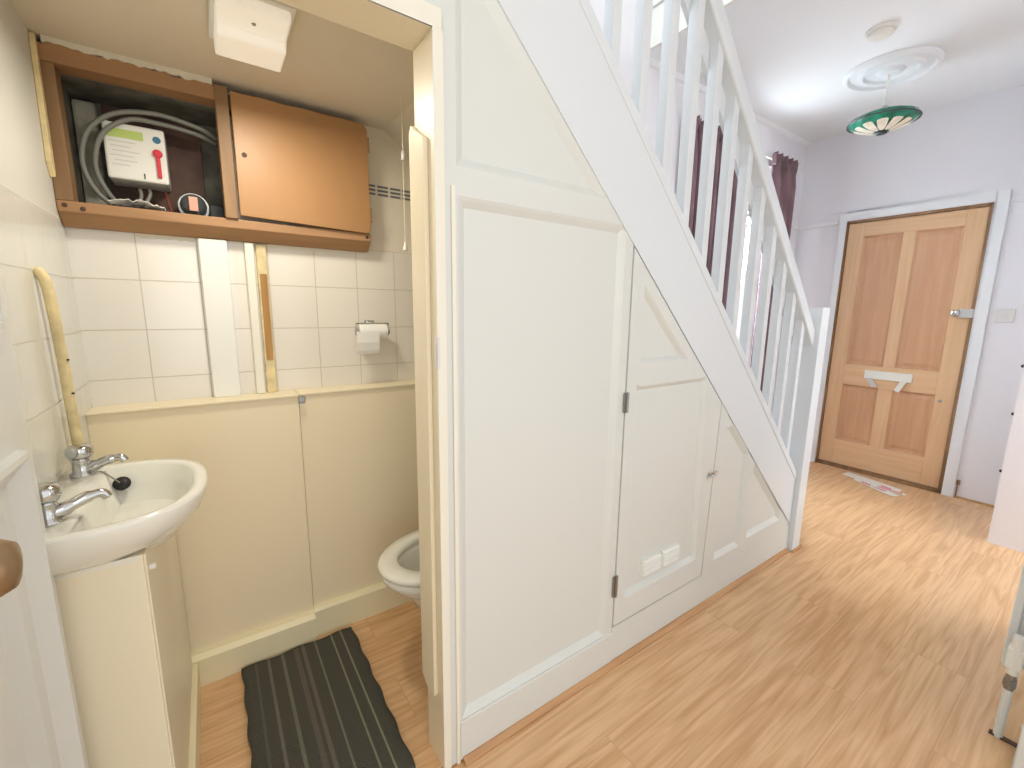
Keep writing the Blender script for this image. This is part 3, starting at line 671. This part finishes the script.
bm = B(); lathe(bm, [(.011, -.012), (.012, -.008), (.012, 0)], (-.369, EY, 1.718), 'y', 16); box(bm, -.374, -.364, EY-.010, EY, 1.648, 1.714); obj('key', bm, 'red', em, bevel=.002, label='red plastic key')
bobj('slot', (-.408, -.405, EY-.002, EY, 1.640, 1.655), 'black', em)
def cable(pts, r, m_, label):
    bm = B(); tube(bm, spline(pts, 8), r, 10); return tag(obj('cable', bm, m_, smooth=True), label, 'cable')
cable([(-.47, .90, 1.540), (-.520, .885, 1.585), (-.542, .875, 1.66), (-.520, .865, 1.745), (-.455, .86, 1.805), (-.36, .86, 1.825), (-.26, .875, 1.815), (-.212, .90, 1.80)], .0068, 'cable', 'outer thick grey cable looping up the left of the meter')
cable([(-.462, .915, 1.545), (-.498, .90, 1.59), (-.516, .885, 1.66), (-.492, .87, 1.742), (-.43, .87, 1.797), (-.36, .88, 1.806), (-.27, .89, 1.80), (-.214, .92, 1.79)], .0068, 'cable', 'inner thick grey cable looping up the left of the meter')
cable([(-.425, .93, 1.617), (-.423, .91, 1.59), (-.437, .90, 1.560), (-.46, .90, 1.55)], .005, 'cable', 'thin grey cable curling from the underside of the white meter, left one')
cable([(-.402, .93, 1.617), (-.400, .905, 1.60), (-.413, .895, 1.572), (-.44, .89, 1.555)], .005, 'cable', 'thin grey cable curling from the underside of the white meter, right one')
cable([(-.362, .93, 1.617), (-.358, .905, 1.59), (-.352, .90, 1.560), (-.35, .90, 1.540)], .004, 'redcable', 'thin brown cable dropping below the red key of the meter')
bm = B(); random.seed(5); bmesh.ops.create_grid(bm, x_segments=14, y_segments=6, size=.5)
for v in bm.verts: v.co = Vector((-.43+.13*v.co.x, .875+.06*v.co.y, 1.552+.010*random.random()+.012*(1-abs(v.co.x)*2)))
o = tag(obj('crumpled_paper', bm, 'paper'), 'crumpled white paper lying on the cupboard bottom rail below the meter', 'paper'); o.modifiers.new('s', 'SOLIDIFY').thickness = .002
gm = thing('glass_fuse_cover', 'round clear glass cover with salmon label in the right corner of the open cupboard', 'glass cover', (-.285, .9, 1.55))
bm = B(); lathe(bm, [(.036, 0), (.036, -.02), (.030, -.034), (.016, -.042), (.002, -.044)], (-.292, .925, 1.582), 'y', 28); obj('dome', bm, 'glass', gm, smooth=True)
bm = B(); lathe(bm, [(.042, .0), (.042, .03), (.03, .045)], (-.292, .925, 1.582), 'y', 28); obj('base', bm, 'steel', gm)
bobj('label_card', (-.304, -.280, .870, .8745, 1.560, 1.604), 'salmon', gm, bevel=.002)
tag(bobj('terminal_block', [(-.25, -.208, .89, .95, 1.537, 1.59)], 'black', bevel=.004), 'black terminal block beside the round glass cover in the cupboard', 'terminal block')
# battens on tiles below the cupboard
tag(bobj('white_board', (-.290, -.214, .812, D, .957, 1.470), 'plastic', bevel=.002), 'wide white board running down the tiles from the cupboard', 'board')
tag(bobj('batten', (-.166, -.139, .815, D, .957, 1.470), 'frame', bevel=.004), 'narrow cream white batten right of the wide white board', 'batten')
bt_ = tag(bobj('batten', (-.133, -.102, .826, D, .957, 1.468), 'pipe', bevel=.003), 'yellowed cream batten with a strip of bare wood, rightmost under the cupboard', 'batten')
bobj('bare_wood_patch', (-.127, -.106, .822, .826, 1.075, 1.37), 'rawwood', bt_)
bm = B(); lathe(bm, [(.010, -.003), (.012, -.002), (.012, 0)], (-.037, .735, .938), 'y', 16); box(bm, -.049, -.025, .742, .748, .922, .926)
tag(obj('clip', bm, 'steel'), 'small round metal clip at the top of the joint between cream panels', 'clip')
# toilet roll holder and roll
th = thing('toilet_roll_holder', 'small chrome wall holder carrying the toilet roll on the tiles', 'toilet roll holder', (.24, D, 1.16))
bm = B(); box(bm, .222, .258, .832, D, 1.195, 1.212); tube(bm, [(.24, .835, 1.20), (.24, .80, 1.205), (.24, .79, 1.20)], .004, 8); tube(bm, [(.176, .79, 1.17), (.176, .79, 1.20), (.302, .79, 1.20), (.302, .79, 1.165)], .004, 8); obj('bracket', bm, 'chrome', th)
for x in (.178, .300):
    bm = B(); lathe(bm, [(.014, -.003), (.016, 0), (.014, .003)], (x, .79, 1.170), 'x', 16); obj('end_cap', bm, 'steel', th)
tr_ = thing('toilet_roll', 'white toilet roll with a loose sheet hanging on the chrome holder', 'toilet roll', (.24, .79, 1.14))
bm = B(); lathe(bm, [(.009, .186), (.027, .186), (.028, .19), (.028, .288), (.027, .292), (.009, .292)], (0, .79, 1.170), 'x', 28); obj('roll', bm, 'paper', tr_, smooth=False)
bm = B(); prism(bm, [(.7605, 1.172), (.7615, 1.13), (.768, 1.10), (.774, 1.085), (.776, 1.085), (.770, 1.10), (.7635, 1.13), (.7625, 1.172)], 'x', .170, .256); obj('loose_sheet', bm, 'paper', tr_)
# pull cords
def cordt(x, y, zt_, zb_, kn, label):
    t = thing('light_pull_cord', label, 'pull cord', (x, y, zb_))
    bm = B(); tube(bm, [(x, y, zb_+.02), (x, y, zt_)], .0014, 6); obj('cord', bm, 'cord', t)
    bm = B(); lathe(bm, kn, (x, y, zb_), 'z', 14); obj('pull_knob', bm, 'plastic', t, smooth=True)
    return t
cordt(.289, .55, 1.93, 1.742, [(.004, 0), (.006, .002), (.006, .026), (.003, .03)], 'light pull cord with a small cylindrical knob, the higher of the two knobs')
cordt(.292, .56, 1.93, 1.455, [(.0085, 0), (.0085, .004), (.003, .026), (.002, .03)], 'light pull cord ending in a white cone, the lower of the two knobs')
# ceiling light
lf = thing('ceiling_light', 'boxy white bulkhead light on the toilet room ceiling', 'ceiling light', (-.14, .43, 1.87))
bobj('base_plate', (-.225, -.062, .265, .505, 1.915, 1.93), 'plastic', lf, bevel=.003)
bm = B(); prism(bm, [(.275, 1.915), (.285, 1.895), (.36, 1.889), (.372, 1.868), (.475, 1.868), (.492, 1.885), (.495, 1.915)], 'x', -.215, -.072); obj('diffuser', bm, 'acrylic', lf, bevel=.005, label='opal diffuser')
area('toilet_room_fill_light', (-.143, .42, 1.862), (-.12, .45, 0), .13, .1, 4.6, (1, .94, .82))  # added fill under the fitting, which itself looks unlit
bm = B(); lathe(bm, [(.004, -.003), (.005, 0)], (-.143, .33, 1.892), 'z', 10); obj('screw', bm, 'steel', lf)

# vanity cabinet and basin
vc = thing('basin_cabinet', 'plain cream cabinet under the wall basin', 'cabinet', (-.51, .42, 0))
VX = -.428
bm = B(); box(bm, XW+.001, VX, .115, .735, 0, .785); obj('body', bm, 'vanity', vc, bevel=.003)
bobj('door', (VX, VX+.004, .116, .69, .10, .785), 'vanity', vc, bevel=.003)
bobj('plinth', (VX+.0, VX+.018, .116, .703, 0, .095), 'skirt', vc, bevel=.002)
for y, z in ((.125, .742), (.165, .19)):
    bm = B(); lathe(bm, [(.006, .001), (.006, .013), (.002, .015)], (VX, y+.02, z), 'x', 12); obj('screw_cap', bm, 'plastic', vc)
bs = thing('wash_basin', 'white ceramic wash basin with rounded front fixed to the left wall', 'basin', (-.45, .32, .79))
ZR = .871; BYc, BYh = .275, .215; BX0, BX1 = XW+.001, -.318
def rimpt(a, s=1., inn=0):
    # superellipse half: a from -90..90 deg round the front
    c_, s_ = math.cos(a), math.sin(a); e = .78
    xs0 = BX0+.06+(.022 if inn else 0)
    return (xs0+(BX1-xs0-inn)*abs(c_)**e*s, BYc+(BYh-inn)*math.copysign(abs(s_)**e, s_)*s)
NA = 40
def outline(inn, s=1., back=None, xback=None):
    pts = [rimpt(-math.pi/2+math.pi*k/NA, s, inn) for k in range(NA+1)]
    xb = BX0 if xback is None else xback
    yl, yh = pts[0][1], pts[-1][1]
    side = [(xb, yh), (xb, yl+(yh-yl)*.66), (xb, yl+(yh-yl)*.33), (xb, yl)]
    return pts+side
bm = B()
def ring(pts, z): return [bm.verts.new((p[0], p[1], z)) for p in pts]
def shrink(pts, f, cx0, cy0): return [(cx0+(p[0]-cx0)*f, cy0+(p[1]-cy0)*f) for p in pts]
out0 = outline(0); C0 = (BX0, BYc)
inn0 = outline(.022, xback=BX0+.075)
Ci = (-.445, BYc+.01)
rings = [ring(shrink(out0, .80, *C0), .787), ring(shrink(out0, .87, *C0), .80), ring(shrink(out0, .95, *C0), .825), ring(shrink(out0, .99, *C0), .848), ring(out0, ZR-.006), ring(shrink(out0, .99, *C0), ZR), ring(inn0, ZR), ring(shrink(inn0, .95, *Ci), ZR-.006), ring(shrink(inn0, .86, *Ci), .82), ring(shrink(inn0, .66, *Ci), .77), ring(shrink(inn0, .3, *Ci), .748), ring(shrink(inn0, .08, *Ci), .745)]
n = len(out0)
for a, b in zip(rings, rings[1:]):
    for i in range(n): bm.faces.new((a[i], a[(i+1) % n], b[(i+1) % n], b[i]))
bm.faces.new(rings[-1]); bm.faces.new(rings[0][::-1])
obj('bowl', bm, 'ceramic', bs, smooth=True)
bm = B(); lathe(bm, [(.018, 0), (.022, .002), (.022, .003), (.012, .003)], (Ci[0], Ci[1], .744), 'z', 20); obj('waste', bm, 'chrome', bs)
# seam bead between basin and cabinet
bobj('sealant', (XW+.002, VX-.004, .112, .116, .775, .786), 'frame', bs)
def tap(yb, label, rot, L):
    t = thing('tap', label, 'tap', (-.555, yb, ZR), 'chrome basin taps')
    x = -.553
    bm = B(); lathe(bm, [(.023, 0), (.023, .004), (.017, .008), (.016, .036), (.018, .040)], (x, yb, ZR), 'z', 24); obj('body', bm, 'chrome', t, smooth=True)
    bm = B(); lathe(bm, [(.012, .040), (.021, .043), (.024, .050), (.024, .064), (.020, .069), (.006, .071)], (x, yb, ZR), 'z', 24); obj('head', bm, 'chrome', t, smooth=True)
    bm = B(); d = Vector((math.cos(rot), math.sin(rot), 0)); p = Vector((x, yb, ZR+.014)); Z = Vector((0, 0, 1))
    tube(bm, spline([p, p+d*L*.35+Z*.006, p+d*L*.7+Z*.016, p+d*L+Z*.018, p+d*(L+.007)+Z*.008], 5), [.0135]*6+[.011]*6+[.0085]*9, 14); obj('spout', bm, 'chrome', t, smooth=True)
    return t
tap(.150, 'chrome basin tap nearest the open door', .30, .075)
tap(.425, 'chrome basin tap furthest from the camera, below the cream pipe', -.10, .070)
pg = thing('basin_plug', 'black rubber plug on a chain lying inside the basin', 'plug', (-.50, .43, .82))
bm = B(); lathe(bm, [(.014, -.004), (.017, 0), (.017, .004), (.004, .006)], (0, 0, 0), 'z', 22)
bmesh.ops.rotate(bm, verts=bm.verts, cent=(0, 0, 0), matrix=Matrix.Rotation(math.radians(50), 3, 'X')); bmesh.ops.translate(bm, verts=bm.verts, vec=(-.490, .430, .833)); obj('rubber', bm, 'black', pg, smooth=True)
bm = B(); tube(bm, spline([(-.535, .40, ZR+.006), (-.52, .405, ZR+.008), (-.502, .415, .855), (-.492, .42, .84)], 5), .0016, 6); obj('chain', bm, 'steel', pg)
# cream pipe on the left wall
bm = B(); tube(bm, spline([(XW+.001, .492, 1.335), (XW+.010, .496, 1.322), (XW+.016, .500, 1.285), (XW+.018, .512, 1.15), (XW+.018, .522, 1.0), (XW+.018, .530, .875)], 6), .0105, 14)
pp = tag(obj('wall_pipe', bm, 'pipe', smooth=True), 'cream painted pipe rising up the left wall above the basin', 'pipe')
for z in (1.05, 1.13): 
    bm = B(); lathe(bm, [(.0, -.004), (.003, 0), (.0, .004)], (XW+.028, .508, z), 'x', 8); obj('chip', bm, 'black', pp)

# toilet
tp = thing('toilet', 'white ceramic toilet partly hidden behind the door jamb', 'toilet', (.33, .375, 0))
TC = (.335, .372)
def egg(f, dx=0, rx0=.235, rx1=.235, ry=.175, n=40):
    out = []
    for k in range(n):
        a = 2*math.pi*k/n; c_, s_ = math.cos(a), math.sin(a); rx = rx0 if c_ < 0 else rx1
        out.append((TC[0]+dx+rx*f*c_, TC[1]+ry*f*s_))
    return out
def loft(levels, m_, name, parent, closed=(True, True)):
    bm = B(); rs = [[bm.verts.new((p[0], p[1], z)) for p in pts] for pts, z in levels]; n = len(rs[0])
    for a, b in zip(rs, rs[1:]):
        for i in range(n): bm.faces.new((a[i], a[(i+1) % n], b[(i+1) % n], b[i]))
    if closed[0]: bm.faces.new(rs[0][::-1])
    if closed[1]: bm.faces.new(rs[-1])
    return obj(name, bm, m_, parent, smooth=True)
loft([(egg(.52, .10, .235, .30, .19), 0), (egg(.50, .10, .235, .30, .19), .03), (egg(.44, .09, .235, .34), .12), (egg(.46, .07, .235, .34), .22), (egg(.66, .04), .29), (egg(.86, .01), .34), (egg(.95), .375), (egg(.97), .395),
      (egg(.93), .402), (egg(.72), .402), (egg(.68), .385), (egg(.66), .33), (egg(.50), .25), (egg(.3), .22), (egg(.05), .215)], 'ceramic', 'bowl', tp)
loft([(egg(.97), .404), (egg(1.0), .410), (egg(1.0), .420), (egg(.97), .427), (egg(.74), .427), (egg(.71), .420), (egg(.71), .406), (egg(.73), .404)], 'ceramic', 'seat', tp, (False, False))
bm = B(); lathe(bm, [(.0, 0), (.11, .0), (.11, .001), (.0, .001)], (TC[0], TC[1], .262), 'z', 24); obj('water', bm, 'water', tp)
bobj('cistern', (.66, .84, .18, .57, .40, .76), 'ceramic', tp, bevel=.02); bobj('cistern_lid', (.655, .845, .175, .575, .762, .79), 'ceramic', tp, bevel=.008); bobj('foot_block', (.52, .80, .28, .47, .0, .40), 'ceramic', tp, bevel=.03)
# rug
bm = B(); nx, ny = 20, 34; y0, y1 = .045, .690; random.seed(9)
G = [[bm.verts.new((RUGX0+(RUGX1-RUGX0)*i/nx+.003*math.sin(j*.9), y0+(y1-y0)*j/ny+.004*math.sin(i*.8), .010+.0012*random.random())) for i in range(nx+1)] for j in range(ny+1)]
for j in range(ny):
    for i in range(nx): bm.faces.new((G[j][i], G[j][i+1], G[j+1][i+1], G[j+1][i]))
rg = obj('rug', bm, 'rug', smooth=True, origin=((RUGX0+RUGX1)/2, (y0+y1)/2, 0)); s = rg.modifiers.new('s', 'SOLIDIFY'); s.thickness = .009; s.offset = -1
tag(rg, 'dark grey rug with thin cream and grey stripes on the toilet room floor', 'rug')
